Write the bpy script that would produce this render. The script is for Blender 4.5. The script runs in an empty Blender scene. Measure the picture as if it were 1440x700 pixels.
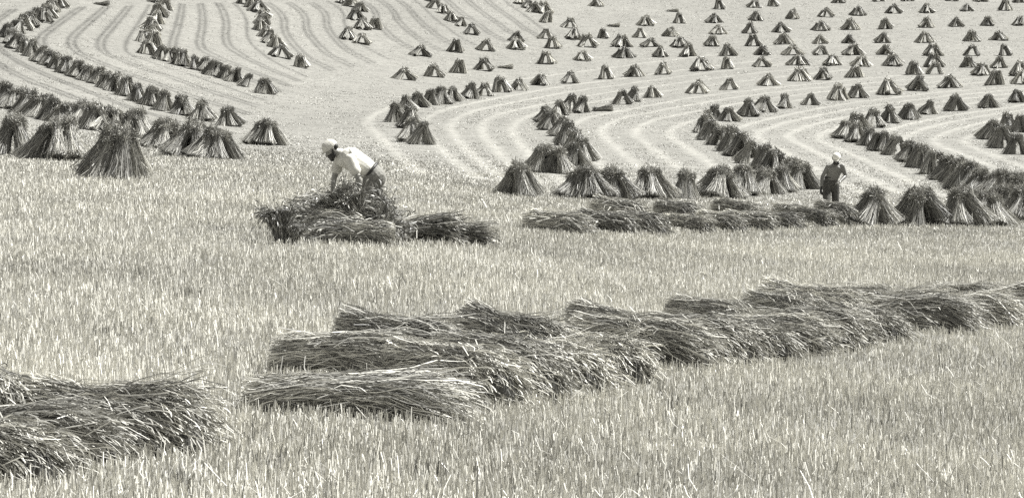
import bpy, bmesh, math, random
import numpy as np
from mathutils import Vector, Matrix, Euler

rng = np.random.default_rng(7)
random.seed(7)
SC = bpy.context.scene
COL = SC.collection
R = math.radians

# ------------------------------------------------------------------ camera
F = 3250.0                     # focal length in photo pixels (1440 wide)
CAM_Z = 1.9
PITCH = math.atan((350.0 - 146.0) / F)
cam_d = bpy.data.cameras.new('camera')
cam_d.sensor_width = 36.0
cam_d.lens = F * 36.0 / 1440.0
cam_d.clip_start = 0.5
cam_d.clip_end = 3000.0
cam = bpy.data.objects.new('camera', cam_d)
COL.objects.link(cam)
cam.location = (0, 0, CAM_Z)
cam.rotation_euler = (math.pi / 2 - PITCH, 0, 0)
SC.camera = cam
CP, SP = math.cos(PITCH), math.sin(PITCH)


def ray(u, v):
    """photo pixel -> (X/Y, Z/Y) slopes in the world"""
    x = (u - 720.0) / F
    y = -(v - 350.0) / F
    wy = CP + y * SP
    wz = -SP + y * CP
    return x / wy, wz / wy


# ------------------------------------------------------------------ terrain
# surveyed heights: (photo pixel, pixels per metre there)
SURVEY = [
    (0, 700, 300), (720, 700, 288), (1440, 700, 268),
    (150, 620, 250), (650, 560, 204), (1000, 500, 155), (1300, 450, 126), (1440, 430, 116),
    (0, 500, 192), (300, 450, 165), (0, 400, 146), (0, 300, 94), (200, 345, 112), (500, 345, 104), (720, 400, 128), (1100, 400, 104), (1440, 370, 86),
    (900, 331, 80), (1200, 318, 64), (1440, 312, 60), (700, 310, 77),
    (165, 250, 72), (60, 224, 58), (0, 215, 54), (380, 205, 40), (300, 222, 49), (450, 250, 62), (600, 250, 53),
    (740, 278, 57), (820, 280, 54), (1000, 278, 50), (1100, 268, 45), (1330, 262, 42), (1440, 285, 46),
    (320, 178, 30), (150, 127, 27), (60, 90, 24.5), (20, 60, 22.5), (75, 8, 19.5),
    (375, 132, 23.5), (205, 70, 20.5), (220, 8, 17.5), (400, 80, 19), (350, 5, 17), (500, 60, 17.5), (600, 5, 15.5),
    (575, 200, 33), (560, 170, 28), (620, 145, 24), (730, 126, 20), (800, 205, 33), (775, 177, 28), (830, 156, 24), (920, 137, 21),
    (1000, 190, 31), (1050, 230, 37), (1027, 170, 26.5), (1100, 155, 23), (1190, 195, 29), (1250, 172, 25.5), (1345, 156, 23), (1420, 200, 29),
    (1250, 133, 20.5), (1027, 126, 20), (1400, 120, 19.5), (850, 110, 18.3), (592, 110, 18.5), (700, 85, 17.2),
    (1000, 80, 17), (1300, 95, 17.8), (870, 55, 15.6), (1250, 60, 15.8), (1040, 48, 15.2), (1400, 37, 14.4), (1100, 28, 14),
    (1410, 15, 13.2), (1000, 12, 13.4), (800, 10, 13.8), (1230, 2, 12.8),
    (0, -40, 15), (400, -40, 13.5), (720, -40, 11.6), (1080, -40, 11), (1440, -40, 11),
    (0, -90, 11), (720, -90, 9), (1440, -90, 8.6),
]
_P, _E = [], []
for u, v, s in SURVEY:
    a, e = ray(u, v)
    _P.append((a * 3.0, math.log(F / s)))
    _E.append(e)
_P = np.array(_P); _E = np.array(_E)


def _phi(r):
    return np.where(r > 1e-9, r * r * np.log(r + 1e-12), 0.0)


_n = len(_P)
_K = _phi(np.linalg.norm(_P[:, None] - _P[None], axis=2)) + np.eye(_n) * 0.035
_A = np.zeros((_n + 3, _n + 3)); _A[:_n, :_n] = _K
_A[:_n, _n] = 1; _A[:_n, _n + 1:] = _P; _A[_n, :_n] = 1; _A[_n + 1:, :_n] = _P.T
_W = np.linalg.solve(_A, np.concatenate([_E, np.zeros(3)]))


def slope(a, ln):
    """Z/Y of the ground at bearing a = X/Y and ln = log(Y)"""
    a = np.clip(np.asarray(a, float), -0.29, 0.29) * 3.0
    ln = np.asarray(ln, float)
    sh = np.broadcast(a, ln).shape
    q = np.stack([np.broadcast_to(a, sh).ravel(), np.broadcast_to(ln, sh).ravel()], 1)
    out = np.empty(len(q))
    for i in range(0, len(q), 40000):
        qq = q[i:i + 40000]
        out[i:i + 40000] = _phi(np.linalg.norm(qq[:, None] - _P[None], axis=2)) @ _W[:_n] + _W[_n] + qq @ _W[_n + 1:]
    return out.reshape(sh)


# tabulate once, then look heights up bilinearly
LN0, LN1 = math.log(9.5), math.log(390.0)
TA = np.linspace(-0.29, 0.29, 160); TL = np.linspace(LN0, LN1, 420)
TAB = slope(TA[None, :], TL[:, None])


def ground(X, Y):
    X = np.asarray(X, float); Y = np.asarray(Y, float)
    Yc = np.clip(Y, 9.5, 390.0)
    a = np.clip(X / Yc, -0.2899, 0.2899)
    fi = (np.log(Yc) - LN0) / (LN1 - LN0) * (len(TL) - 1)
    fj = (a + 0.29) / 0.58 * (len(TA) - 1)
    i = np.clip(fi.astype(int), 0, len(TL) - 2); j = np.clip(fj.astype(int), 0, len(TA) - 2)
    di = fi - i; dj = fj - j
    s = (TAB[i, j] * (1 - di) * (1 - dj) + TAB[i + 1, j] * di * (1 - dj) + TAB[i, j + 1] * (1 - di) * dj + TAB[i + 1, j + 1] * di * dj)
    return CAM_Z + s * Yc


def at(u, v):
    """the spot on the ground surveyed at a photo pixel"""
    a, e = ray(u, v)
    j = np.full(len(TL), a)
    ys = np.exp(TL)
    es = (ground(j * ys, ys) - CAM_Z) / ys
    k = np.argmax(es >= e) if (es >= e).any() else len(TL) - 1
    if k == 0:
        y = ys[0]
    else:
        t = (e - es[k - 1]) / (es[k] - es[k - 1] + 1e-12)
        y = ys[k - 1] * (1 - t) + ys[k] * t
    x = a * y
    return Vector((x, y, float(ground(x, y))))


def gz(x, y):
    return float(ground(x, y))


# ------------------------------------------------------------------ materials
def new_mat(name):
    m = bpy.data.materials.new(name); m.use_nodes = True
    nt = m.node_tree; nt.nodes.clear()
    return m, nt.nodes, nt.links


TINT = (1.0, 0.982, 0.895)


def tone_mat(name, gain=1.0, rough=0.6, spec=0.3, trans=0.0, noise=0.0, nscale=30.0, vary=0.0):
    """matt plant fibre: per-straw grey from the mesh's own 'tone' attribute"""
    m, N, L = new_mat(name)
    out = N.new('ShaderNodeOutputMaterial')
    at_ = N.new('ShaderNodeAttribute'); at_.attribute_name = 'tone'
    mul = N.new('ShaderNodeMath'); mul.operation = 'MULTIPLY'; mul.inputs[1].default_value = gain
    L.new(at_.outputs['Fac'], mul.inputs[0])
    val = mul.outputs[0]
    if vary:
        oi = N.new('ShaderNodeObjectInfo')
        vr = N.new('ShaderNodeMapRange'); vr.inputs[3].default_value = 1 - vary; vr.inputs[4].default_value = 1 + vary
        L.new(oi.outputs['Random'], vr.inputs[0])
        vm = N.new('ShaderNodeMath'); vm.operation = 'MULTIPLY'; L.new(val, vm.inputs[0]); L.new(vr.outputs[0], vm.inputs[1]); val = vm.outputs[0]
    if noise:
        tc = N.new('ShaderNodeTexCoord')
        nz = N.new('ShaderNodeTexNoise'); nz.inputs['Scale'].default_value = nscale; nz.inputs['Detail'].default_value = 4
        L.new(tc.outputs['Object'], nz.inputs['Vector'])
        mr = N.new('ShaderNodeMapRange'); mr.inputs[1].default_value = 0.3; mr.inputs[2].default_value = 0.7
        mr.inputs[3].default_value = 1 - noise; mr.inputs[4].default_value = 1 + noise
        L.new(nz.outputs[0], mr.inputs[0])
        m2 = N.new('ShaderNodeMath'); m2.operation = 'MULTIPLY'
        L.new(val, m2.inputs[0]); L.new(mr.outputs[0], m2.inputs[1]); val = m2.outputs[0]
    sc_ = N.new('ShaderNodeVectorMath'); sc_.operation = 'SCALE'
    sc_.inputs[0].default_value = TINT
    L.new(val, sc_.inputs['Scale'])
    b = N.new('ShaderNodeBsdfPrincipled')
    b.inputs['Roughness'].default_value = rough
    b.inputs['Specular IOR Level'].default_value = spec
    L.new(sc_.outputs[0], b.inputs['Base Color'])
    if trans:
        t = N.new('ShaderNodeBsdfTranslucent'); L.new(sc_.outputs[0], t.inputs['Color'])
        mx = N.new('ShaderNodeMixShader'); mx.inputs[0].default_value = trans
        L.new(b.outputs[0], mx.inputs[1]); L.new(t.outputs[0], mx.inputs[2]); L.new(mx.outputs[0], out.inputs[0])
    else:
        L.new(b.outputs[0], out.inputs[0])
    return m


def plain_mat(name, v, rough=0.7, noise=0.15, scale=40.0, spec=0.3, bump=0.0):
    m, N, L = new_mat(name)
    out = N.new('ShaderNodeOutputMaterial')
    tc = N.new('ShaderNodeTexCoord')
    nz = N.new('ShaderNodeTexNoise'); nz.inputs['Scale'].default_value = scale; nz.inputs['Detail'].default_value = 5
    L.new(tc.outputs['Object'], nz.inputs['Vector'])
    mr = N.new('ShaderNodeMapRange'); mr.inputs[1].default_value = 0.3; mr.inputs[2].default_value = 0.7
    mr.inputs[3].default_value = v * (1 - noise); mr.inputs[4].default_value = v * (1 + noise)
    L.new(nz.outputs[0], mr.inputs[0])
    sc_ = N.new('ShaderNodeVectorMath'); sc_.operation = 'SCALE'; sc_.inputs[0].default_value = TINT
    L.new(mr.outputs[0], sc_.inputs['Scale'])
    b = N.new('ShaderNodeBsdfPrincipled'); b.inputs['Roughness'].default_value = rough
    b.inputs['Specular IOR Level'].default_value = spec
    L.new(sc_.outputs[0], b.inputs['Base Color']); L.new(b.outputs[0], out.inputs[0])
    if bump:
        bp = N.new('ShaderNodeBump'); bp.inputs['Strength'].default_value = bump; bp.inputs['Distance'].default_value = 0.02
        L.new(nz.outputs[0], bp.inputs['Height']); L.new(bp.outputs[0], b.inputs['Normal'])
    return m


def field_mat():
    m, N, L = new_mat('stubble_field')
    out = N.new('ShaderNodeOutputMaterial')
    ln = N.new('ShaderNodeAttribute'); ln.attribute_name = 'lane'
    tc = N.new('ShaderNodeTexCoord')

    def noise(sc, det, rough=0.6):
        n = N.new('ShaderNodeTexNoise'); n.inputs['Scale'].default_value = sc; n.inputs['Detail'].default_value = det
        n.inputs['Roughness'].default_value = rough
        L.new(tc.outputs['Object'], n.inputs['Vector']); return n.outputs[0]

    def rng_(v, a, b, c, d):
        r = N.new('ShaderNodeMapRange'); r.inputs[1].default_value = a; r.inputs[2].default_value = b
        r.inputs[3].default_value = c; r.inputs[4].default_value = d; L.new(v, r.inputs[0]); return r.outputs[0]

    def op(o, a, b):
        k = N.new('ShaderNodeMath'); k.operation = o
        for i, x in enumerate((a, b)):
            if isinstance(x, (int, float)): k.inputs[i].default_value = x
            else: L.new(x, k.inputs[i])
        return k.outputs[0]
    fine = rng_(noise(16, 6, 0.75), 0.32, 0.68, 0.62, 1.32)
    mid = op('MULTIPLY', rng_(noise(1.1, 5), 0.3, 0.7, 0.86, 1.12), rng_(noise(3.6, 4), 0.32, 0.68, 0.80, 1.16))
    big = rng_(noise(0.07, 4), 0.3, 0.7, 0.92, 1.06)
    base = op('MULTIPLY', op('MULTIPLY', op('MULTIPLY', fine, mid), big), 0.20)
    lane = op('MULTIPLY', ln.outputs['Fac'], rng_(noise(2.5, 5), 0.3, 0.7, 0.55, 1.25))
    base = op('MULTIPLY', base, op('ADD', 1.0, lane))
    sc_ = N.new('ShaderNodeVectorMath'); sc_.operation = 'SCALE'; sc_.inputs[0].default_value = TINT
    L.new(base, sc_.inputs['Scale'])
    b = N.new('ShaderNodeBsdfPrincipled'); b.inputs['Roughness'].default_value = 0.85; b.inputs['Specular IOR Level'].default_value = 0.15
    L.new(sc_.outputs[0], b.inputs['Base Color'])
    bp = N.new('ShaderNodeBump'); bp.inputs['Strength'].default_value = 0.5; bp.inputs['Distance'].default_value = 0.04
    L.new(noise(12, 6, 0.75), bp.inputs['Height']); L.new(bp.outputs[0], b.inputs['Normal'])
    L.new(b.outputs[0], out.inputs[0])
    return m


M_FIELD = field_mat()
M_STUBBLE = tone_mat('stubble_straw', 1.0, 0.55, 0.35, 0.0)
M_STRAW = tone_mat('sheaf_straw', 1.0, 0.5, 0.4, 0.06, vary=0.30)
M_EARS = tone_mat('grain_ears', 1.0, 0.65, 0.25, 0.08, vary=0.2)


# ------------------------------------------------------------------ mesh helpers
def np_mesh(name, V, Fq, tone=None, mat=None, smooth=False, extra=None):
    """V (n,3) floats, Fq (m,4) or (m,3) ints"""
    me = bpy.data.meshes.new(name)
    V = np.asarray(V, np.float32); Fq = np.asarray(Fq, np.int32)
    k = Fq.shape[1]
    me.vertices.add(len(V)); me.vertices.foreach_set('co', V.ravel())
    me.loops.add(Fq.size); me.loops.foreach_set('vertex_index', Fq.ravel())
    me.polygons.add(len(Fq))
    me.polygons.foreach_set('loop_start', np.arange(0, Fq.size, k, dtype=np.int32))
    try:
        me.polygons.foreach_set('loop_total', np.full(len(Fq), k, np.int32))
    except Exception:
        pass
    if smooth:
        me.polygons.foreach_set('use_smooth', np.ones(len(Fq), bool))
    me.update(calc_edges=True)
    if tone is not None:
        at_ = me.attributes.new('tone', 'FLOAT', 'POINT'); at_.data.foreach_set('value', np.asarray(tone, np.float32))
    for nm, arr in (extra or {}).items():
        at_ = me.attributes.new(nm, 'FLOAT', 'POINT'); at_.data.foreach_set('value', np.asarray(arr, np.float32))
    if mat: me.materials.append(mat)
    return me


class Soup:
    """collects quads with a tone per vertex"""
    def __init__(s): s.V, s.F, s.T, s.n = [], [], [], 0
    def add(s, V, Fq, T):
        s.V.append(np.asarray(V, float).reshape(-1, 3)); s.F.append(np.asarray(Fq, int) + s.n); s.T.append(np.asarray(T, float)); s.n += len(s.V[-1])
    def moved(s, M):
        M = np.array(M); V = np.concatenate(s.V)
        return V @ M[:3, :3].T + M[:3, 3], np.concatenate(s.F), np.concatenate(s.T)
    def mesh(s, name, mat): return np_mesh(name, np.concatenate(s.V), np.concatenate(s.F), np.concatenate(s.T), mat)


def ribbons(P, width, side, tone):
    """P (n,k,3) centre lines, width (n,k), side (n,k,3) unit, tone (n,k) -> V,F,T"""
    n, k, _ = P.shape
    A = P - side * width[..., None] * 0.5; B = P + side * width[..., None] * 0.5
    V = np.stack([A, B], 2).reshape(n, k * 2, 3)
    T = np.repeat(tone, 2, axis=1)
    q = np.array([[2 * j, 2 * j + 1, 2 * j + 3, 2 * j + 2] for j in range(k - 1)])
    Fq = (np.arange(n)[:, None, None] * (2 * k) + q[None]).reshape(-1, 4)
    return V.reshape(-1, 3), Fq, T.ravel()


def tube(rings, closed=True):
    """rings (k, s, 3) -> V, quads; ends closed by collapsing to the ring centre"""
    rings = np.asarray(rings, float)
    if closed:
        c0 = rings[:1].mean(1, keepdims=True) + (rings[:1] - rings[:1].mean(1, keepdims=True)) * 0.02
        c1 = rings[-1:].mean(1, keepdims=True) + (rings[-1:] - rings[-1:].mean(1, keepdims=True)) * 0.02
        rings = np.concatenate([c0, rings, c1])
    k, s, _ = rings.shape
    i = np.arange(k - 1)[:, None] * s; j = np.arange(s)[None]
    Fq = np.stack([i + j, i + (j + 1) % s, i + s + (j + 1) % s, i + s + j], -1).reshape(-1, 4)
    return rings.reshape(-1, 3), Fq


def unit(v): return v / (np.linalg.norm(v, axis=-1, keepdims=True) + 1e-9)


def sheaf_soup(n, width, seed, L=1.12, rb=0.2, rw=0.125, rh=0.23, tw=0.42, squash=1.0, lying=True, segs=5, wild=0.05, core=0.8, tb=0.3, th=0.16, ears=True, loose=0.1, stray=0.0, floor=-0.115, feather=0.07, hdroop=0.8, bdroop=1.1, earw=2.4, twj=0.42):
    """one bound sheaf along +X: cut butts at x=0, band at tw*L, heads at L; returns (straw soup, grain head soup)"""
    g = np.random.default_rng(seed)
    def prof(t):
        a = np.clip(t / tw, 0, 1); b = np.clip((t - tw) / (1 - tw), 0, None)
        return np.where(t < tw, rb + (rw - rb) * (a ** 1.15), rw + (rh - rw) * np.minimum(b, 1.15) ** 0.9)
    lump = g.uniform(0.74, 1.2, 9)
    bow = g.uniform(-0.10, 0.10) if lying else g.uniform(-0.05, 0.05)
    bow2 = g.uniform(0.0, 0.07)
    def lumpf(ph):
        x = (ph / (2 * math.pi) * 9) % 9; i = x.astype(int) % 9; f = x - np.floor(x)
        return lump[i] * (1 - f) + lump[(i + 1) % 9] * f
    def place(t, ph, rho, bend):
        r = prof(t) * rho * lumpf(ph)
        x = t * L
        y = r * np.cos(ph) + bow * np.sin(np.clip(t, -0.1, 1.1) * math.pi)
        z = r * np.sin(ph) * squash
        if lying:
            z = z + bow2 * np.sin(np.clip(t, 0, 1) * math.pi)
            z = z - bend * hdroop * np.maximum(0, t - 0.55) ** 2 - bdroop * bend * np.maximum(0, 0.34 - t) ** 1.7
            z = np.where(z < floor, floor + (z - floor) * 0.12, z)
        else:
            d = np.maximum(0, t - 0.74)
            x = x - bend * d ** 1.5 * 1.1
            y = y + np.cos(ph) * d * bend * 0.13; z = z + np.sin(ph) * d * bend * 0.13
        return np.stack([x, y, z], -1)
    st, er = Soup(), Soup()
    pc = np.linspace(0, 2 * math.pi, 14, endpoint=False)
    # packed inner straw, toned dark to paint the shade between straws
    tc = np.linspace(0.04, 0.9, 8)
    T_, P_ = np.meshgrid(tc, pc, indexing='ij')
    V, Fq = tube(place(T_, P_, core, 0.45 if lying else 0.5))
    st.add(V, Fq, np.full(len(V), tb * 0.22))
    ph = g.uniform(0, 2 * math.pi, n)
    rho = np.where(g.random(n) < 0.85, g.uniform(0.84, 1.1, n), g.uniform(0.35, 0.95, n))
    t0 = np.abs(g.normal(0, 0.085 if lying else 0.03, n)); t1 = np.clip(g.normal(0.97 - feather * 0.6, feather, n), 0.55, 1.13)
    tw_ = g.normal(0, twj, n); bend = np.abs(g.normal(0.5, 0.32, n)) if lying else np.abs(g.normal(0.9, 0.45, n))
    out = g.random(n) < loose
    s = np.linspace(0, 1, segs)
    t = t0[:, None] + (t1 - t0)[:, None] * s[None]
    flare = 1 + out[:, None] * g.uniform(0.1, 0.7, n)[:, None] * np.maximum(0, np.abs(t - tw) / 0.58) ** 1.3
    P = place(t, ph[:, None] + tw_[:, None] * (t - tw), rho[:, None] * flare, bend[:, None])
    P = P + g.normal(0, wild * 0.12, (n, segs, 3)) * np.array([0, 1, 1])
    tan = unit(np.gradient(P, axis=1))
    rad = np.stack([np.zeros_like(t), np.cos(ph)[:, None] + 0 * t, np.sin(ph)[:, None] + 0 * t], -1)
    rad = unit(rad + g.normal(0, 0.7, (n, 1, 3)))
    side = unit(np.cross(tan, rad))
    w = np.full((n, segs), width) * g.uniform(0.6, 1.4, n)[:, None]
    base = np.clip(g.lognormal(0, 0.6 if lying else 0.45, n), 0.2, 2.6)
    tone = base[:, None] * (tb + (th - tb) * np.clip((t - 0.15) / 0.75, 0, 1)) * (1 + (0.5 * (t < 0.06) + 0.38 * (t > 0.86) if lying else 0))
    st.add(*ribbons(P, w, side, np.clip(tone, 0.03, 0.75)))
    if stray:
        m = int(n * stray)
        k = g.integers(0, n, m)
        c = P[k, segs // 2] + (P[k, -1] - P[k, 0]) * g.uniform(-0.4, 0.4, m)[:, None]
        rr = rad[k, 0]; rr[:, 2] = np.abs(rr[:, 2]) if lying else rr[:, 2]
        c = c + unit(rr) * 0.02
        dr = unit((P[k, -1] - P[k, 0]) + g.normal(0, 0.33, (m, 3)) * np.array([1, 1, 0.25]))
        ln = g.uniform(0.2, 0.6, m)[:, None]
        sag = np.array([0, 0, -1.0]) * (ln * g.uniform(0, 0.22, m)[:, None])
        Q = np.stack([c - dr * ln * 0.5 + sag, c - dr * ln * 0.18, c + dr * ln * 0.18, c + dr * ln * 0.5 + sag], 1)
        if lying: Q[..., 2] = np.maximum(Q[..., 2], floor)
        sd = np.repeat(unit(np.cross(dr, unit(g.normal(0, 1, (m, 3)))))[:, None], 4, 1)
        st.add(*ribbons(Q, np.full((m, 4), width * 0.95), sd, np.repeat(np.clip(g.lognormal(-0.75, 0.4, m), 0.1, 0.75)[:, None], 4, 1)))
    if ears:
        tc = np.array([0.86, 0.91, 0.96, 1.0, 1.03]); sh = np.array([0.86, 0.86, 0.8, 0.6, 0.25]) * (0.78 if lying else 1.0)
        T_, P_ = np.meshgrid(tc, pc, indexing='ij')
        V, Fq = tube(place(T_, P_, sh[:, None] + 0 * P_, 0.5 if lying else 0.8))
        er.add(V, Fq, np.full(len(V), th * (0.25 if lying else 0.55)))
        d = tan[:, -1]; e0 = P[:, -1]
        drop = np.array([0, 0, -0.35]) if lying else np.array([-0.75, 0, 0])
        el = g.uniform(0.06, 0.11, n)[:, None] * (0.55 if lying else 1.0)
        d2 = unit(d + drop * g.uniform(0.1, 0.9, n)[:, None] + g.normal(0, 0.22, (n, 3)))
        d3 = unit(d2 + drop * 0.7)
        E = np.stack([e0, e0 + d2 * el * 0.5, e0 + d2 * el * 0.5 + d3 * el * 0.5], 1)
        sd = np.repeat(unit(np.cross(d2, unit(g.normal(0, 1, (n, 3)))))[:, None], 3, 1)
        ww = np.stack([np.full(n, width * 0.9), np.full(n, width * earw), np.full(n, width * 0.8)], 1)
        er.add(*ribbons(E, ww, sd, np.repeat(np.clip(base * th * (1.3 if lying else 1.1), 0.05, 0.6)[:, None], 3, 1)))
    return st, er


def link(name, data, parent=None, **props):
    o = bpy.data.objects.new(name, data); COL.objects.link(o)
    if parent is not None: o.parent = parent
    for k, v in props.items(): o[k] = v
    return o


# ------------------------------------------------------------------ rows surveyed from the photo (pixels of the base of each stook)
ROWS = {
 'A': [(84,11),(74,17),(65,24),(55,30),(44,37),(34,42),(24,47),(12,53),(15,62),(24,69),(36,74),(48,80),(60,88),(71,93),(83,98),(96,104),(109,109),(124,114),(139,119),(152,125),(164,129),(177,135),(194,143),(213,149),(235,156.5),(256,161.5),(284,169.5),(320,177)],
 'B': [(232,14),(222,4),(224,23),(219,33),(213,42),(217,51),(206,60),(216,67),(206,76),(227,84),(241,87.5),(257,93),(275,98),(289,101),(304,107),(318,111),(331,116),(350,123),(372,131.5)],
 'C': [(345,6),(355,11),(364,17),(370,26),(371,35),(367,43),(373,52),(379,61),(389,67),(396,81),(424,95)],
 'D': [(483,5),(495,9),(506,16),(501,28),(511,41),(527,41),(490,55),(508,61)],
 'E': [(609,3),(613,13),(623,19),(636,30),(649,37),(663,48)],
 'F': [(733,6),(744,12),(753,18),(765,19),(770,32)],
 'G': [(6,151),(24,154),(42,160),(60,166),(78,171),(96,174),(118,179),(134,183),(152,185),(189,197),(230,208),(272,220),(301,223),(374,204)],
 'P': [(22,219),(86,226),(170,252)],
 'H': [(729,127),(704,130),(680,135),(661,139),(639,143),(620,146),(604,148),(588,151),(572,156),(558,172),(577,180),(578,199),(596,204)],
 'I': [(918,137.5),(892,143),(876,147),(820,159),(803,156),(788,162),(766,172),(776,182),(790,191),(797,204),(808,214),(817,226),(808,236),(762,242),(783,244)],
 'J': [(1205,138),(1179,141),(1138,148),(1103,153),(1074,158),(1052,164),(1027,171),(1008,170),(997,180),(987,187),(1001,197),(1015,204),(1030,212),(1042,220),(1056,230),(1074,238),(1091,247),(1108,258),(1122,266)],
 'K': [(1431,144),(1389,151.5),(1345,156),(1308,161),(1277,168),(1250,172.5),(1228,179),(1206,184),(1189,195),(1206,200),(1223,205),(1239,212),(1262,219),(1280,228),(1298,236),(1314,245),(1330,253),(1344,257),(1362,267),(1380,272),(1397,275),(1414,281),(1432,287)],
 'L': [(1436,186),(1415,184),(1397,196),(1412,208),(1432,217)],
 'M': [(735,277),(821,279),(862,280),(913,279),(962,279),(1008,277),(1045,275),(1075,272),(1100,270)],
 'N': [(1229,318),(1293,317),(1349,318),(1384,316),(1409,308),(1435,311)],
 'T0': [(1237,2.5),(1277,2),(1338,1.5),(1378,2.5),(1432,4)],
 'T1': [(838,9),(1011,13),(1060,11),(1087,9),(1179,4.5)],
 'T2': [(801,39),(908,36),(954,33),(1004,32),(1063,29),(1115,27),(1163,24),(1206,22),(1258,19),(1304,18),(1359,16),(1412,15)],
 'T3': [(726,58),(768,55),(806,55),(848,54),(901,53),(943,51),(1010,48),(1054,47),(1099,45.5),(1154,43),(1195,42),(1245,41),(1302,39),(1345,37.5),(1390,36.5),(1436,36)],
 'T4': [(592,79),(641,73),(683,71),(726,69),(777,68),(827,66),(874,66),(915,66),(956,66),(1002,65),(1060,65),(1102,62.5),(1154,61.5),(1195,61),(1242,60),(1300,60),(1366,58),(1404,57)],
 'T5': [(569,112),(610,108),(645,103),(681,99),(768,90),(819,85),(877,81),(929,79.5),(968,79.5),(1024,78.5),(1074,77.5),(1115,77.5),(1156,77.5),(1199,77.5),(1247,77),(1312,78.5),(1368,78.5),(1413,78.5)],
 'T6': [(761,120),(801,117),(851,111.5),(891,108),(933,104.5),(986,99),(1022,97),(1072,94),(1122,92),(1170,92),(1210,93),(1257,93),(1314,94.5),(1361,94.5),(1405,95.5)],
 'T7': [(983,131),(1027,126.5),(1081,120),(1124,114),(1158,112),(1202,109),(1284,105),(1316,104.5),(1380,106),(1434,106)],
 'T8': [(1249,133),(1292,127.5),(1335,123.5),(1400,120),(1438,118)],
}

# lanes the binder left between the rows (pixels, each pair of guide lines is interpolated)
GH = [(1060,80),(900,99),(770,116),(730,124),(700,130),(660,137),(620,146),(585,155),(556,172),(572,190),(598,215),(640,250)]
GI = [(1230,104),(1100,117),(985,130),(920,138),(885,145),(850,152),(820,158),(790,163),(762,180),(780,205),(805,235),(840,262)]
GJ = [(1460,116),(1380,122),(1300,127),(1250,133),(1178,141),(1103,154),(1050,166),(1022,173),(985,188),(1015,208),(1070,240),(1130,272)]
GK = [(1520,130),(1460,139),(1431,144),(1389,151),(1345,156),(1308,161),(1250,172),(1215,182),(1186,197),(1240,214),(1330,253),(1430,292)]
GL = [(1700,130),(1620,145),(1560,156),(1530,162),(1500,168),(1475,174),(1440,183),(1415,190),(1394,200),(1440,219),(1530,250),(1640,285)]
GA = [(84,10),(60,24),(34,40),(12,54),(24,70),(60,88),(110,109),(152,125),(213,149),(284,169),(322,178)]
GB = [(232,6),(224,24),(214,44),(205,62),(203,76),(227,84),(257,93),(289,101),(318,111),(350,123),(380,134)]
GC = [(345,4),(362,16),(371,30),(370,44),(376,56),(384,66),(393,76),(402,84),(412,90),(424,95),(440,103)]
GD = [(483,2),(498,10),(505,20),(503,28),(506,36),(512,44),(520,52),(530,60),(540,66),(552,72),(565,78)]
GE = [(600,0),(612,10),(620,18),(628,24),(636,30),(644,35),(650,38),(657,44),(664,49),(676,55),(690,62)]
GF = [(728,0),(736,7),(744,12),(750,16),(756,20),(761,24),(766,28),(772,33),(780,38),(790,44),(800,50)]
GZ = [(-60,20),(-80,34),(-100,48),(-90,70),(-60,95),(-20,128),(20,140),(70,160),(150,180),(230,200),(330,215)]


def lanes(g0, g1, ts):
    a = np.array([tuple(at(u, v))[:2] for u, v in g0]); b = np.array([tuple(at(u, v))[:2] for u, v in g1])
    return [a * (1 - t) + b * t for t in ts]


def smooth_line(P, it=2):
    for _ in range(it):
        Q = [P[0]]
        for i in range(len(P) - 1):
            Q += [P[i] * 0.75 + P[i + 1] * 0.25, P[i] * 0.25 + P[i + 1] * 0.75]
        P = np.array(Q + [P[-1]])
    return P


LIGHT, DARK = [], []
T4_ = [0.16, 0.36, 0.57, 0.78]
for g0, g1 in ((GH, GI), (GI, GJ), (GJ, GK), (GK, GL)): LIGHT += lanes(g0, g1, T4_)
LIGHT += lanes(GH, GI, [-0.22])
for g0, g1 in ((GA, GB), (GB, GC), (GC, GD), (GD, GE), (GE, GF)):
    DARK += lanes(g0, g1, [0.18, 0.23, 0.4, 0.45, 0.62, 0.67, 0.84])
DARK += lanes(GZ, GA, [0.25, 0.3, 0.5, 0.56, 0.75, 0.8])

# ------------------------------------------------------------------ the field: one sheet to the skyline and beyond
NY, NX = 900, 820
ys = np.concatenate([np.linspace(-60, 7.5, 14)[:-1], np.exp(np.linspace(math.log(7.5), math.log(390), NY)), [450, 560, 750, 1100, 1800]])
sx = np.linspace(-1, 1, NX)
sx = np.concatenate([[-9, -4, -2.2, -1.5, -1.2], sx, [1.2, 1.5, 2.2, 4, 9]])
half = np.maximum(2.5 + 0.245 * np.maximum(ys, 0), 3.0)
GX = half[:, None] * sx[None]; GY = np.repeat(ys[:, None], len(sx), 1)
GZv = ground(GX, GY)
GZv = GZv - np.maximum(0, GY - 390) * 0.02
# fine bumps of the ground
GZv = GZv + 0.02 * np.sin(GX * 1.7 + 1.3 * np.sin(GY * 0.9)) * np.sin(GY * 1.1 + 0.7)
LANE = np.zeros_like(GX)


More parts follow.
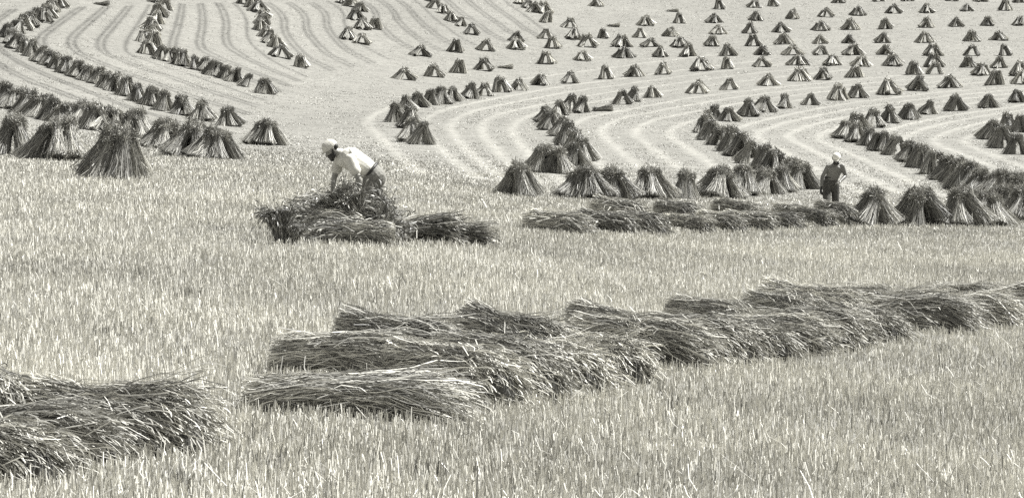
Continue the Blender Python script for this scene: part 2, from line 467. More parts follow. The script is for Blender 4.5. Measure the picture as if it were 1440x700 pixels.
def mark_lane(P, wid, amp):
    global LANE
    P = smooth_line(P)
    D = {}
    for p, q in zip(P[:-1], P[1:]):
        lo, hi = min(p[1], q[1]) - wid * 2.5, max(p[1], q[1]) + wid * 2.5
        i0, i1 = np.searchsorted(ys, lo), np.searchsorted(ys, hi)
        if i1 <= i0: continue
        hmin = half[i0:i1]
        xs = np.array([min(p[0], q[0]) - wid * 2.5, max(p[0], q[0]) + wid * 2.5])
        j0 = np.searchsorted(sx, min(xs[0] / hmin.min(), xs[0] / hmin.max())); j1 = np.searchsorted(sx, max(xs[1] / hmin.min(), xs[1] / hmin.max()))
        if j1 <= j0: continue
        X = GX[i0:i1, j0:j1]; Y = GY[i0:i1, j0:j1]
        d = q - p; L2 = (d ** 2).sum() + 1e-9
        t = np.clip(((X - p[0]) * d[0] + (Y - p[1]) * d[1]) / L2, 0, 1)
        dist = np.hypot(X - p[0] - t * d[0], Y - p[1] - t * d[1])
        val = amp * np.exp(-(dist / wid) ** 2)
        sub = LANE[i0:i1, j0:j1]
        LANE[i0:i1, j0:j1] = np.where(np.abs(val) > np.abs(sub), val, sub)


for P in LIGHT: mark_lane(P, 0.25, 0.38)
for P in DARK: mark_lane(P, 0.16, -0.5)

idx = np.arange(GX.size).reshape(GX.shape)
Fq = np.stack([idx[:-1, :-1], idx[:-1, 1:], idx[1:, 1:], idx[1:, :-1]], -1).reshape(-1, 4)
me = np_mesh('ground', np.stack([GX, GY, GZv], -1).reshape(-1, 3), Fq, None, M_FIELD, True, {'lane': LANE.ravel()})
link('ground', me, kind='structure')


def lane_at(X, Y):
    i = np.clip(np.searchsorted(ys, Y), 0, len(ys) - 1)
    j = np.clip(np.searchsorted(sx, X / half[i]), 0, len(sx) - 1)
    return LANE[i, j]


# ------------------------------------------------------------------ stubble
WEEDY = [(rng.uniform(-0.2, 0.2) * yy, yy) for yy in 11 + 24 * rng.random(42)]


def stubble():
    V, Fs, T, n0 = [], [], [], 0
    bands = [(9.6, 14, 1500), (14, 20, 1250), (20, 28, 950), (28, 40, 600), (40, 50, 340), (50, 62, 240), (62, 78, 165), (78, 100, 105), (100, 150, 55), (150, 290, 20)]
    for d0, d1, rho in bands:
        w0, w1 = 2 * (0.226 * d0 + 2.0), 2 * (0.226 * d1 + 2.0)
        n = int(rho * (w0 + w1) / 2 * (d1 - d0))
        # area-uniform in the wedge
        y = d0 + (d1 - d0) * rng.random(n)
        keep = rng.random(n) < (0.226 * y + 2.0) / (w1 / 2)
        y = y[keep]; n = len(y)
        x = (rng.random(n) * 2 - 1) * (0.226 * y + 2.0)
        # tufts: pull most stalks to drill-row clumps
        cl = rng.random(n) < 0.55
        cs = 0.11
        if d1 <= 50:
            m = max(1, n // 6)
            k = rng.integers(0, m, n)
            x = np.where(cl | (rng.random(n) < 0.6), x[k] + rng.normal(0, 0.016, n), x); y = np.where(np.abs(x - x[k]) < 0.08, y[k] + rng.normal(0, 0.016, n), y)
        z = ground(x, y)
        patch = 0.5 + 0.5 * np.sin(x * 0.8 + 2 * np.sin(y * 0.35)) * np.sin(y * 0.6 + 1.7 * np.sin(x * 0.5))
        h = np.clip(rng.normal(0.088, 0.024, n), 0.03, 0.2) * (0.85 + 0.3 * patch)
        far = np.clip((y - 38) / 52, 0, 1)
        h = h * (1 - 0.5 * far)
        long_ = rng.random(n) < 0.03
        h = np.where(long_, h * 1.5, h)
        lean = np.abs(rng.normal(0, 0.2, n)) + (rng.random(n) < 0.06) * rng.uniform(0.4, 1.1, n)
        lean = np.where(rng.random(n) < far, np.clip(rng.normal(1.05, 0.2, n), 0.3, 1.35), lean)
        az = rng.uniform(0, 2 * math.pi, n)
        lw = lane_at(x, y)
        h = np.where(lw > 0.1, h * 0.6, h)
        top = np.stack([np.sin(lean) * np.cos(az), np.sin(lean) * np.sin(az), np.cos(lean)], -1) * h[:, None]
        yaw = rng.normal(0, 1.0, n)
        yaw = np.where(rng.random(n) < far, az + math.pi / 2, yaw)
        side = np.stack([np.cos(yaw), np.sin(yaw), 0 * yaw], -1)
        w = np.maximum(0.0060, y * 0.54 / (F * 1024 / 1440)) * rng.uniform(0.6, 1.4, n)
        b = np.stack([x, y, z - 0.015], -1)
        m1 = b + top * 0.55 + rng.normal(0, 0.003, (n, 3)) * (1, 1, 0)
        P = np.stack([b, m1, b + top], 1)
        sg = 0.42 - 0.2 * far
        band = np.sin((y + 0.18 * x) * 1.35 + 0.8 * np.sin(x * 0.3)) * 0.5 + np.sin((y + 0.18 * x) * 0.47 + 1) * 0.5
        patch2 = np.sin(x * 0.37 + 1.1 + 1.3 * np.sin(y * 0.21)) * np.sin(y * 0.29 + 0.9 * np.sin(x * 0.23 + 2))
        mot = 1 + (0.10 * band + 0.13 * patch2) * (1 - 0.6 * far)
        for wx, wy in WEEDY: mot = np.where(np.hypot(x - wx, (y - wy)) < 0.09 + 0.05 * (wx % 1), mot * 0.4, mot)
        tone = np.clip(np.exp(-0.34 - 0.76 * far + sg * rng.normal(0, 1, n)) * mot, 0.12, 0.82) * (0.88 + 0.2 * patch)
        tone = np.clip(tone * (1 + 1.35 * lw), 0.08, 0.82)
        v, f, t = ribbons(P, np.repeat(w[:, None], 3, 1) * np.array([1, 1, 0.85]), np.repeat(side[:, None], 3, 1), np.repeat(tone[:, None], 3, 1))
        V.append(v); Fs.append(f + n0); T.append(t); n0 += len(v)
    # loose straw lying on the stubble
    n = 4200
    y = 10 + 45 * rng.random(n) ** 1.6; x = (rng.random(n) * 2 - 1) * (0.228 * y + 0.6)
    L = rng.uniform(0.08, 0.27, n); yaw = rng.uniform(0, math.pi, n); z = ground(x, y) + rng.uniform(0.03, 0.13, n)
    d = np.stack([np.cos(yaw), np.sin(yaw), rng.normal(0, 0.22, n)], -1) * L[:, None]
    b = np.stack([x, y, z], -1)
    P = np.stack([b, b + d * 0.5 + rng.normal(0, 0.012, (n, 3)), b + d], 1)
    side = unit(np.cross(d, np.array([0, 0.5, 1.0])))
    w = np.maximum(0.0042, y * 0.5 / (F * 1024 / 1440))
    tone = np.clip(rng.lognormal(-0.95, 0.4, n), 0.1, 0.62)
    v, f, t = ribbons(P, np.repeat(w[:, None], 3, 1), np.repeat(side[:, None], 3, 1), np.repeat(tone[:, None], 3, 1))
    V.append(v); Fs.append(f + n0); T.append(t)
    me = np_mesh('stubble', np.concatenate(V), np.concatenate(Fs), np.concatenate(T), M_STUBBLE)
    link('stubble', me, kind='stuff')


stubble()

# ------------------------------------------------------------------ stooks
SHEAF_NEAR = []       # standing sheaves, shown larger
for s in range(4):
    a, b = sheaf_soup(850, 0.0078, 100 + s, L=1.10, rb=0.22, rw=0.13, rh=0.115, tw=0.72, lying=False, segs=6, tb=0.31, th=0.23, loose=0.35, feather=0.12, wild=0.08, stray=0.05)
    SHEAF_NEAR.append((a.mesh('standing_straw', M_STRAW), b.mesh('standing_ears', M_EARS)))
SHEAF_MID = []
for s in range(4):
    a, b = sheaf_soup(320, 0.0125, 120 + s, L=1.12, rb=0.21, rw=0.11, rh=0.11, tw=0.70, lying=False, segs=5, tb=0.36, th=0.22, loose=0.25, feather=0.1)
    a.add(*b.moved(Matrix.Identity(4)))
    SHEAF_MID.append(a.mesh('standing_sheaf', M_STRAW))


def stook_frames(g, pairs, spread=0.46, step=0.30, ends=0.5, messy=1.0):
    """matrices of the sheaves of one stook: pairs leaning together along a ridge (local Y)"""
    out = []
    for k in range(pairs):
        yk = (k - (pairs - 1) / 2) * step
        for sgn in (-1, 1):
            if pairs > 1 and g.random() < 0.06: continue
            foot = Vector((sgn * (spread + messy * g.uniform(-0.10, 0.16)), yk * 1.35 + messy * g.uniform(-0.10, 0.10), -0.02))
            head = Vector((sgn * (0.06 + messy * g.uniform(-0.07, 0.10)), yk * 0.55 + messy * g.uniform(-0.08, 0.08), 0.86 + messy * g.uniform(-0.12, 0.05)))
            out.append((foot, head))
    for sgn in (-1, 1):
        if g.random() < ends:
            foot = Vector((g.uniform(-0.2, 0.2), sgn * ((pairs - 1) / 2 * step * 1.35 + 0.48), -0.02))
            head = Vector((g.uniform(-0.06, 0.06), sgn * ((pairs - 1) / 2 * step * 0.5 + 0.05), 0.9))
            out.append((foot, head))
    Ms = []
    for foot, head in out:
        x = (head - foot).normalized()
        up = Vector((g.uniform(-1, 1), g.uniform(-1, 1), 0.2))
        y = up.cross(x).normalized(); z = x.cross(y)
        s = g.uniform(0.86, 1.04)
        M = Matrix((x, y, z)).transposed().to_4x4() @ Matrix.Diagonal((s, s, s, 1))
        M.translation = foot
        Ms.append(M)
    return Ms


STOOK_FAR = []
FAR_H = 1.0
for s in range(16):
    g = random.Random(300 + s)
    sp = Soup()
    for M in stook_frames(g, (3, 2, 4, 3)[s % 4], spread=0.5 + 0.06 * (s % 3), step=0.24, ends=0.55, messy=1.5):
        a, b = sheaf_soup(60, 0.032, 500 + s * 20 + len(sp.V), L=1.12, rb=0.19, rw=0.105, rh=0.10, tw=0.72, lying=False, segs=4, tb=0.48, th=0.28, loose=0.2, feather=0.1, ears=True)  # paler straw tones paint the haze over distant stooks
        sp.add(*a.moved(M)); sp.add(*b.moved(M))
    STOOK_FAR.append(sp.mesh('far_stook', M_STRAW))

NAMES = 'first second third fourth fifth sixth seventh eighth ninth tenth eleventh twelfth thirteenth fourteenth fifteenth sixteenth seventeenth eighteenth nineteenth twentieth'.split()
NAMES += ['twenty-' + n for n in NAMES[:9]] + ['thirtieth']
ROW_TXT = {
 'A': 'stook down the long hooked row sweeping across the upper left',
 'B': 'stook down the second hooked row from the left edge',
 'C': 'stook down the straight row ending in one detached stook',
 'D': 'stook down the short steep row right of the detached stook',
 'E': 'stook down the slanting row of six at the top edge',
 'F': 'stook down the steep row of five at the top edge',
 'G': 'stook from the left edge in the row behind the three big stooks',
 'H': 'stook from its upper end in the curved row behind the bending man',
 'I': 'stook from its upper end in the hooked row bending above the middle',
 'J': 'stook from its upper end in the hooked row behind the bare-chested man',
 'K': 'stook from its upper end in the long hooked row at right',
 'L': 'stook of the short hooked row cut by the right edge',
 'M': 'stook from the left in the row behind the untied middle sheaves',
 'N': 'stook from the left in the row beside the bare-chested man',
 'T0': 'stook from the left, base only, cut by the top edge',
 'T1': 'stook from the left in the sparse topmost far row',
 'T2': 'stook from the left in the second far row down the hill',
 'T3': 'stook from the left in the third far row down the hill',
 'T4': 'stook from the left in the fourth far row down the hill',
 'T5': 'stook from the left in the fifth far row down the hill',
 'T6': 'stook from the left in the sixth far row down the hill',
 'T7': 'stook from the left in the seventh far row down the hill',
 'T8': 'stook from the left in the lowest spread-out far row',
}
GROUP_TXT = {
 'A': 'stooks in the long hooked row at upper left', 'B': 'stooks in the second hooked row', 'C': 'stooks in the straight row', 'D': 'stooks in the short steep row',
 'E': 'stooks in the slanting row of six', 'F': 'stooks in the steep row of five', 'G': 'stooks behind the three big ones', 'H': 'stooks in the curved row behind the man',
 'I': 'stooks in the hooked middle row', 'J': 'stooks in the hooked row behind the walking man', 'K': 'stooks in the long hooked row at right', 'L': 'stooks in the row cut by the right edge',
 'M': 'stooks in the dark middle row', 'N': 'stooks in the row beside the walking man', 'P': 'big stooks at left',
}
# ridge bearing of the stooks in each row (0 = ridge runs away from the camera)
YAW = {'A': 60, 'B': 50, 'C': 20, 'D': 20, 'E': 40, 'F': 40, 'G': 50, 'H': 20, 'I': 10, 'J': 35, 'K': 40, 'L': 30, 'M': 55, 'N': 35, 'P': 60}


def far_or_near(key, k, u, v, label, group, size=1.0, yaw=None):
    p = at(u, v)
    sc = F / p.y
    g = random.Random(hash((key, k)) % 100000 if False else (sum(map(ord, key)) * 131 + k * 17))
    if yaw is None:
        yaw = g.uniform(-38, 38) + (YAW.get(key, 0) if key[0] != 'T' else 0)
    s = size * g.uniform(0.93, 1.07)
    if sc < 21.5:
        o = link('stook', STOOK_FAR[g.randrange(len(STOOK_FAR))], label=label, category='stook', group=group)
        o.location = (p.x, p.y, p.z); o.rotation_euler = (R(g.uniform(-6, 6)), R(g.uniform(-7, 7)), R(yaw)); o.scale = (s * g.uniform(0.9, 1.15), s * g.uniform(0.9, 1.15), s * g.uniform(0.86, 1.1))
        return o
    root = link('stook', None, label=label, category='stook', group=group)
    root.location = p; root.rotation_euler = (R(g.uniform(-5, 5)), R(g.uniform(-6, 6)), R(yaw)); root.scale = (s * 1.06, s * 1.06, s * g.uniform(0.88, 1.02))
    near = sc >= 41
    pairs = 2 if key in 'ABCDEFHIJKL' else 3
    if key in ('N', 'M', 'P'): pairs = 2 + (k % 2)
    for M in stook_frames(g, pairs, spread=0.42 if pairs == 2 else 0.46, ends=0.45):
        q = g.randrange(4)
        if near:
            sh = link('sheaf', SHEAF_NEAR[q][0], root); sh.matrix_local = M
            link('grain_head', SHEAF_NEAR[q][1], sh)
        else:
            sh = link('sheaf', SHEAF_MID[q], root); sh.matrix_local = M
    return root


for key, pts in ROWS.items():
    if key == 'P': continue
    for k, (u, v) in enumerate(pts):
        far_or_near(key, k, u, v, NAMES[k] + ' ' + ROW_TXT[key], GROUP_TXT.get(key, 'stooks spread over the far hillside'), {'M': 0.84, 'N': 0.86, 'J': 0.92, 'K': 0.92, 'I': 0.93}.get(key, 1.0))
BIG = ['broad shaggy stook cut by the left edge, beside two other big ones', 'fan-shaped big stook between the two other big left stooks', 'tall big stook with a dark hollow, in front of the left rows']
for k, (u, v) in enumerate(ROWS['P']):
    o = far_or_near('P', k, u, v, BIG[k], GROUP_TXT['P'], 1.0)
    o.scale = (0.98, 0.98, 1.06)

# ------------------------------------------------------------------ lying sheaves
LYING = []
for s in range(5):
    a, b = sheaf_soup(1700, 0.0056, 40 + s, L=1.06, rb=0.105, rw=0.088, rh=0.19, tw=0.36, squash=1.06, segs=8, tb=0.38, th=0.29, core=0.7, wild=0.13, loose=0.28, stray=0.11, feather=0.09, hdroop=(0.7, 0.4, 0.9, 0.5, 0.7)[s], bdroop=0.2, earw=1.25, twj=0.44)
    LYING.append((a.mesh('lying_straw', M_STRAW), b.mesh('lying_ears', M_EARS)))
a, b = sheaf_soup(1900, 0.0054, 47, L=1.36, rb=0.115, rw=0.115, rh=0.235, tw=0.45, squash=0.95, segs=9, tb=0.33, th=0.27, core=0.7, wild=0.13, loose=0.3, stray=0.08, feather=0.10, hdroop=0.7, bdroop=0.5, earw=1.25, twj=0.5)
LYING.append((a.mesh('lying_straw', M_STRAW), b.mesh('lying_ears', M_EARS)))
LYING_MID = []
for s in range(4):
    a, b = sheaf_soup(800, 0.0095, 60 + s, L=1.04, rb=0.14, rw=0.095, rh=0.19, tw=0.38, squash=0.92, segs=7, tb=0.36, th=0.20, core=0.7, wild=0.17, loose=0.45, stray=0.14, feather=0.11, bdroop=0.3, earw=1.4, twj=0.55, hdroop=(1.0, 0.5, 1.2, 0.3)[s])
    LYING_MID.append((a.mesh('lying_straw', M_STRAW), b.mesh('lying_ears', M_EARS)))


FAN = []
for s in range(2):
    a, b = sheaf_soup(620, 0.0095, 80 + s, L=0.9, rb=0.13, rw=0.09, rh=0.30, tw=0.3, squash=0.9, segs=6, tb=0.26, th=0.17, wild=0.2, loose=0.5, stray=0.1, feather=0.2, lying=False)
    a.add(*b.moved(Matrix.Identity(4)))
    FAN.append((a.mesh('fanned_sheaf', M_STRAW), None))


def lay(kind, q, u, v, yaw, lift, pitch, label, group, size=1.0, roll=0.0, k_=1):
    """u, v: photo pixel of the ground under the butt end; the sheaf runs off along yaw"""
    if kind == 'near':
        v += 15
    gg = random.Random(int(u * 7 + v)); yaw += gg.uniform(-18, 14) - (10 if k_ else 0); size *= gg.uniform(0.94, 1.08)
    p = at(u, v)
    bank = LYING if kind == 'near' else LYING_MID
    st, er = bank[q]
    o = link('sheaf', st, label=label, category='sheaf', group=group)
    link('grain_head', er, o)
    yw = R(yaw)
    # follow the slope of the ground under the sheaf
    dx, dy = math.cos(yw), math.sin(yw)
    sl = (gz(p.x + dx, p.y + dy) - gz(p.x, p.y))
    pt = math.atan(sl) + R(pitch * ((0.8 if pitch >= 8 else 0.4) if kind == 'near' else 0.8) + gg.uniform(-1, 3))
    ln = (1.4 if kind == 'near' and q == 5 else 1.14) * size
    o.location = (p.x + dx * ln * math.cos(pt), p.y + dy * ln * math.cos(pt), p.z + ln * math.sin(pt) + 0.08 * size + lift * (0.45 if kind == 'near' else 1.15))
    o.rotation_euler = Euler((R(roll), pt, yw + math.pi), 'XYZ')
    o.scale = (size, size, size)
    return o


GF_ = 'cut sheaves lying in the front row'
FRONT = [  # u, v(butt ground), yaw, lift, pitch, size, roll, label
 (292, 628, 168, 0.10, 6, 1.06, 0, 'sheaf with a dark rounded end, right end of the bottom-left pile'),
 (178, 642, 176, 0.02, 5, 1.00, 40, 'sheaf with pale cut butts in the middle of the bottom-left pile'),
 (75, 670, 172, 0.00, 4, 0.98, 90, 'lowest sheaf of the bottom-left pile, at the frame edge'),
 (60, 612, 160, 0.06, 6, 1.00, 150, 'sheaf at the back of the bottom-left pile'),
 (652, 576, 174, 0.0, 1, 1.0, 0, 'long low sheaf leading the central front pile, stretching far to the left'),
 (722, 562, 156, 0.10, 7, 1.05, 60, 'second fan-ended sheaf of the central front pile, overlapping the long low one'),
 (790, 553, 150, 0.08, 7, 1.03, 120, 'third fan-ended sheaf of the central front pile'),
 (845, 545, 147, 0.06, 6, 1.00, 200, 'fourth fan-ended sheaf of the central front pile, with a dark gap beside it'),
 (900, 530, 144, 0.02, 5, 1.00, 260, 'drooping sheaf at the right end of the central front pile'),
 (612, 530, 172, 0.06, 6, 1.08, 300, 'upper sheaf with frayed dark tip behind the long low sheaf'),
 (655, 512, 158, 0.10, 10, 0.98, 20, 'sheaf with pale raised tip on top of the central front pile'),
 (790, 512, 156, 0.10, 9, 1.00, 80, 'sheaf with feathery tip lying behind the third fan-ended sheaf'),
 (925, 498, 152, 0.07, 9, 1.00, 140, 'pale sheaf bridging the central front pile and the next one'),
 (1008, 508, 163, 0.05, 4, 1.10, 30, 'broad dark fanned sheaf starting the front row right of the centre'),
 (1062, 502, 152, 0.06, 6, 1.02, 90, 'sheaf overlapping the broad dark fanned one'),
 (1114, 496, 150, 0.05, 6, 1.03, 170, 'sheaf with pale edge, second after the broad dark fanned one'),
 (1172, 487, 150, 0.05, 6, 1.03, 230, 'sheaf above a black gap in the right half of the front row'),
 (1226, 479, 150, 0.05, 6, 1.02, 280, 'straight-strawed sheaf before the pale-edged end'),
 (1268, 470, 152, 0.03, 5, 1.02, 330, 'sheaf with a pale curled edge beside the bare stubble notch'),
 (1330, 452, 168, 0.08, 3, 1.06, 45, 'thick sheaf with a dark end after the stubble notch'),
 (1385, 456, 158, 0.03, 4, 1.00, 100, 'low dark sheaf in the shadow of the thick one'),
 (1437, 448, 152, 0.05, 5, 1.00, 160, 'pale sheaf meeting the right edge of the photo'),
 (1480, 440, 152, 0.05, 5, 1.00, 210, 'sheaf half cut off by the right edge of the photo'),
 (1075, 474, 152, 0.10, 8, 1.00, 250, 'sheaf with long pale straws at the back of the broad dark one'),
 (1150, 458, 150, 0.10, 8, 1.00, 310, 'sheaf at the back of the row with upturned dark heads'),
 (1215, 448, 150, 0.10, 8, 1.00, 15, 'sheaf with flat wispy heads at the back of the row'),
 (1275, 436, 150, 0.04, 4, 1.00, 75, 'sheaf behind the pale-edged one, heads against the stubble'),
 (1345, 430, 152, 0.0, 2, 0.9, 135, 'sheaf behind the thick dark-ended one'),
 (1415, 423, 152, 0.0, 2, 0.9, 195, 'highest sheaf of the front row near the right edge'),
 (1470, 416, 152, 0.0, 2, 0.9, 255, 'last sheaf at the back of the front row, cut by the edge'),
]
for k, (u, v, yw, lf, pt, sz, ro, lb) in enumerate(FRONT):
    lay('near', 5 if k == 4 else (k * 3 + k // 5) % 5, u, v, yw, lf, pt, lb, GF_, sz, 0, k != 4)

GM_ = 'cut sheaves lying in the second row'
MID = [
 (838, 333, 166, 0.02, 5, 1.1, 'long pale sheaf with spiky heads opening the second row'),
 (893, 333, 158, 0.03, 5, 1.0, 'dark round-ended sheaf, second in the second row'),
 (940, 331, 160, 0.03, 5, 1.0, 'pale-backed sheaf third in the second row'),
 (1000, 329, 160, 0.03, 5, 1.0, 'flat sheaf fourth in the second row'),
 (1050, 328, 160, 0.03, 5, 1.0, 'fifth sheaf of the second row, below the last dark stook'),
 (1092, 326, 156, 0.03, 6, 1.0, 'sixth sheaf of the second row, under a pointed upright wisp'),
 (1132, 324, 156, 0.03, 6, 1.0, 'seventh sheaf of the second row, before the bare-chested man'),
 (1172, 322, 156, 0.07, 6, 1.1, 'eighth sheaf of the second row, at the bare-chested man'),
 (1206, 319, 150, 0.12, 9, 1.05, 'dark sheaf between the bare-chested man and the first stook'),
 (905, 320, 152, 0.12, 9, 1.0, 'raised sheaf with feathery heads behind the dark round-ended one'),
 (985, 318, 152, 0.12, 9, 1.0, 'raised sheaf at the back, above the flat one'),
 (1065, 317, 150, 0.12, 9, 1.0, 'raised sheaf at the back, below the gap of pale ground'),
 (1138, 317, 150, 0.12, 9, 0.95, 'raised sheaf with upturned heads behind the sixth and seventh'),
]
for k, (u, v, yw, lf, pt, sz, lb) in enumerate(MID):
    lay('mid', k % 4, u, v, yw, lf, pt, lb, GM_, sz * 0.95)


def prop_sheaf(q, u, v, foot_off, head_off, label, group, size=1.0):
    """a sheaf standing or leaning: offsets in metres from the ground at the pixel"""
    p = at(u, v)
    foot = p + Vector(foot_off); head = p + Vector(head_off)
    x = (head - foot).normalized(); y = Vector((0, 0, 1)).cross(x)
    y = y.normalized() if y.length > 0.05 else Vector((0, 1, 0)); z = x.cross(y)
    st, er = FAN[q - 10] if q >= 10 else LYING_MID[q % 4]
    o = link('sheaf', st, label=label, category='sheaf', group=group)
    M = Matrix((x, y, z)).transposed().to_4x4() @ Matrix.Diagonal((size, size, size, 1)); M.translation = foot
    o.matrix_world = M
    if er: link('grain_head', er, o)
    return o


GP_ = 'sheaves in the bending man\'s pile'
prop_sheaf(0, 500, 345, (0.54, 0.10, 0.13), (-0.45, 0.05, 0.16), 'front sheaf lying across the foot of the bending man\'s pile', GP_, 1.1)
prop_sheaf(2, 490, 343, (0.48, 0.42, 0.36), (-0.45, 0.40, 0.40), 'sheaf gripped in the bending man\'s hands', GP_, 1.1)
prop_sheaf(0, 490, 343, (0.2, 0.24, 0.22), (-0.40, 0.20, 0.34), 'sheaf with a dark rounded end in the middle of the bending man\'s pile', GP_, 1.0)
prop_sheaf(10, 490, 343, (0.06, 0.35, 0.10), (-0.22, 0.45, 0.6), 'raised fanned-out sheaf under the bending man\'s arms', GP_, 0.84)
prop_sheaf(11, 490, 343, (0.22, 0.30, 0.12), (-0.02, 0.40, 0.62), 'loose sheaf with spiky heads between the bending man\'s hands', GP_, 0.7)
prop_sheaf(11, 500, 342, (-0.10, 0.36, 0.02), (0.46, 0.30, 0.38), 'sheaf with pale fanned heads beside the bending man\'s knee', GP_, 0.95)
prop_sheaf(10, 500, 342, (-0.25, 0.12, 0.10), (0.50, 0.05, 0.20), 'sheaf with heads fanning out under the pale one at the knee', GP_, 0.95)
prop_sheaf(3, 640, 345, (-0.62, 0.12, 0.11), (0.5, 0.05, 0.10), 'low sheaf lying on stubble right of the bending man\'s pile', GP_, 1.05)
prop_sheaf(1, 590, 343, (-0.55, 0.22, 0.13), (0.5, 0.2, 0.17), 'sheaf half hidden under the bending man\'s pile', GP_, 1.05)
prop_sheaf(11, 390, 345, (0.05, 0.1, -0.08), (-0.05, 0.12, 0.6), 'short upright dark sheaf left of the bending man\'s pile', GP_, 0.68)
prop_sheaf(10, 406, 345, (0.02, 0.05, -0.08), (0.10, 0.0, 0.4), 'short dark sheaf tilted against the bending man\'s pile', GP_, 0.46)

# fallen stooks and stray straw far up the hill
for (u, v, lb) in ((864, 38, 'flattened far stook in the second row down the hill'), (947, 17, 'flattened far stook under the top edge'), (849, 157, 'collapsed stook gap-filling the hooked middle row'),
                   (712, 97, 'fallen sheaf lying beside a stook in the fifth far row'), (144, 8, 'stray sheaf lying flat near the top of the hooked row')):
    p = at(u, v)
    o = link('fallen_sheaf', SHEAF_MID[int(u) % 4], label=lb, category='sheaf')
    o.location = (p.x + 0.55, p.y, p.z + 0.18); o.rotation_euler = (0, R(4), R(172)); o.scale = (1.1, 1.1, 0.9)

# ------------------------------------------------------------------ people
def capsule(bm, p0, p1, r0, r1, sy=1.0, up=(0, 1, 0), n=16):
    """tapered rounded limb from p0 to p1; sy flattens it across `up`"""
    p0, p1 = Vector(p0), Vector(p1)
    d = p1 - p0; L = d.length
    x = d.normalized() if L > 1e-6 else Vector((0, 0, 1))
    u = Vector(up); u = u - x * u.dot(x)
    if u.length < 1e-3: u = Vector((1, 0, 0)) - x * x.x
    u.normalize(); w = x.cross(u)
    prof = [(-r0 * math.cos(a), r0 * math.sin(a)) for a in np.linspace(0.12, math.pi / 2, 5)] + [(L + r1 * math.sin(a), r1 * math.cos(a)) for a in np.linspace(0, math.pi / 2 - 0.12, 5)]
    rings = []
    for s, r in prof:
        rings.append([bm.verts.new(p0 + x * s + (w * math.cos(t) + u * (math.sin(t) * sy)) * r) for t in np.linspace(0, 2 * math.pi, n, endpoint=False)])
    for a, b in zip(rings[:-1], rings[1:]):
        for i in range(n): bm.faces.new((a[i], a[(i + 1) % n], b[(i + 1) % n], b[i]))
    bm.faces.new(rings[0][::-1]); bm.faces.new(rings[-1])


def fuse(name, build, mat, voxel=0.008, smooth=3):
    """one continuous skin grown over the limbs that build() lays out"""
    bm = bmesh.new(); build(bm)
    bmesh.ops.recalc_face_normals(bm, faces=bm.faces)
    me = bpy.data.meshes.new('tmp'); bm.to_mesh(me); bm.free()
    o = bpy.data.objects.new('tmp', me); COL.objects.link(o)
    m = o.modifiers.new('r', 'REMESH'); m.mode = 'VOXEL'; m.voxel_size = voxel
    m = o.modifiers.new('s', 'SMOOTH'); m.factor = 0.5; m.iterations = smooth
    dg = bpy.context.evaluated_depsgraph_get(); dg.update()
    me2 = bpy.data.meshes.new_from_object(o.evaluated_get(dg)); me2.name = name
    bpy.data.objects.remove(o); bpy.data.meshes.remove(me)
    me2.materials.clear(); me2.materials.append(mat)
    me2.polygons.foreach_set('use_smooth', np.ones(len(me2.polygons), bool))
    return me2


M_SKIN = plain_mat('tanned_skin', 0.27, 0.5, 0.12, 30, 0.4)
M_SKIN2 = plain_mat('dark_tanned_skin', 0.19, 0.45, 0.12, 30, 0.45)
M_SHIRT = plain_mat('white_cotton', 0.6, 0.8, 0.05, 12, 0.2, 0.4)
M_CAP = plain_mat('pale_cap_cloth', 0.55, 0.8, 0.12, 60, 0.2)
M_CAPW = plain_mat('white_cap_cloth', 0.8, 0.8, 0.04, 60, 0.2)
M_BELT = plain_mat('dark_belt', 0.03, 0.5, 0.1, 40)
M_TROUSER = plain_mat('washed_work_trousers', 0.20, 0.85, 0.3, 22, 0.15, 0.6)
M_JEANS = plain_mat('dark_jeans', 0.10, 0.85, 0.35, 22, 0.15, 0.6)
M_HAIR = plain_mat('dark_hair', 0.03, 0.6, 0.3, 80)
M_BOOT = plain_mat('dark_boot', 0.05, 0.6, 0.2, 40)


def V3(*a): return Vector(a)


def hand(bm, wrist, direction, palm_n, size=1.0, curl=0.6):
    """palm, four unequal curled fingers and a thumb off the side of the palm"""
    d = Vector(direction).normalized(); nrm = Vector(palm_n); nrm = (nrm - d * nrm.dot(d)).normalized(); s = d.cross(nrm)
    w = Vector(wrist)
    k = w + d * 0.085 * size
    capsule(bm, w + s * 0.018, k + s * 0.024, 0.019 * size, 0.018 * size); capsule(bm, w - s * 0.018, k - s * 0.024, 0.019 * size, 0.018 * size)
    capsule(bm, w, k, 0.02 * size, 0.019 * size)
    for i, (off, ln) in enumerate(((-0.033, 0.066), (-0.011, 0.076), (0.011, 0.072), (0.033, 0.056))):
        a = k + s * off * size
        b = a + (d * math.cos(curl * 0.6) + nrm * math.sin(curl * 0.6)) * ln * 0.5 * size
        c = b + (d * math.cos(curl * 1.8) + nrm * math.sin(curl * 1.8)) * ln * 0.5 * size
        capsule(bm, a, b, 0.010 * size, 0.009 * size, n=10); capsule(bm, b, c, 0.009 * size, 0.008 * size, n=10)
    a = w + d * 0.03 * size - s * 0.03 * size
    b = a + (d * 0.6 - s * 0.6 + nrm * 0.4).normalized() * 0.042 * size
    c = b + (d * 0.8 + nrm * 0.6).normalized() * 0.034 * size
    capsule(bm, a, b, 0.012 * size, 0.011 * size, n=10); capsule(bm, b, c, 0.011 * size, 0.009 * size, n=10)


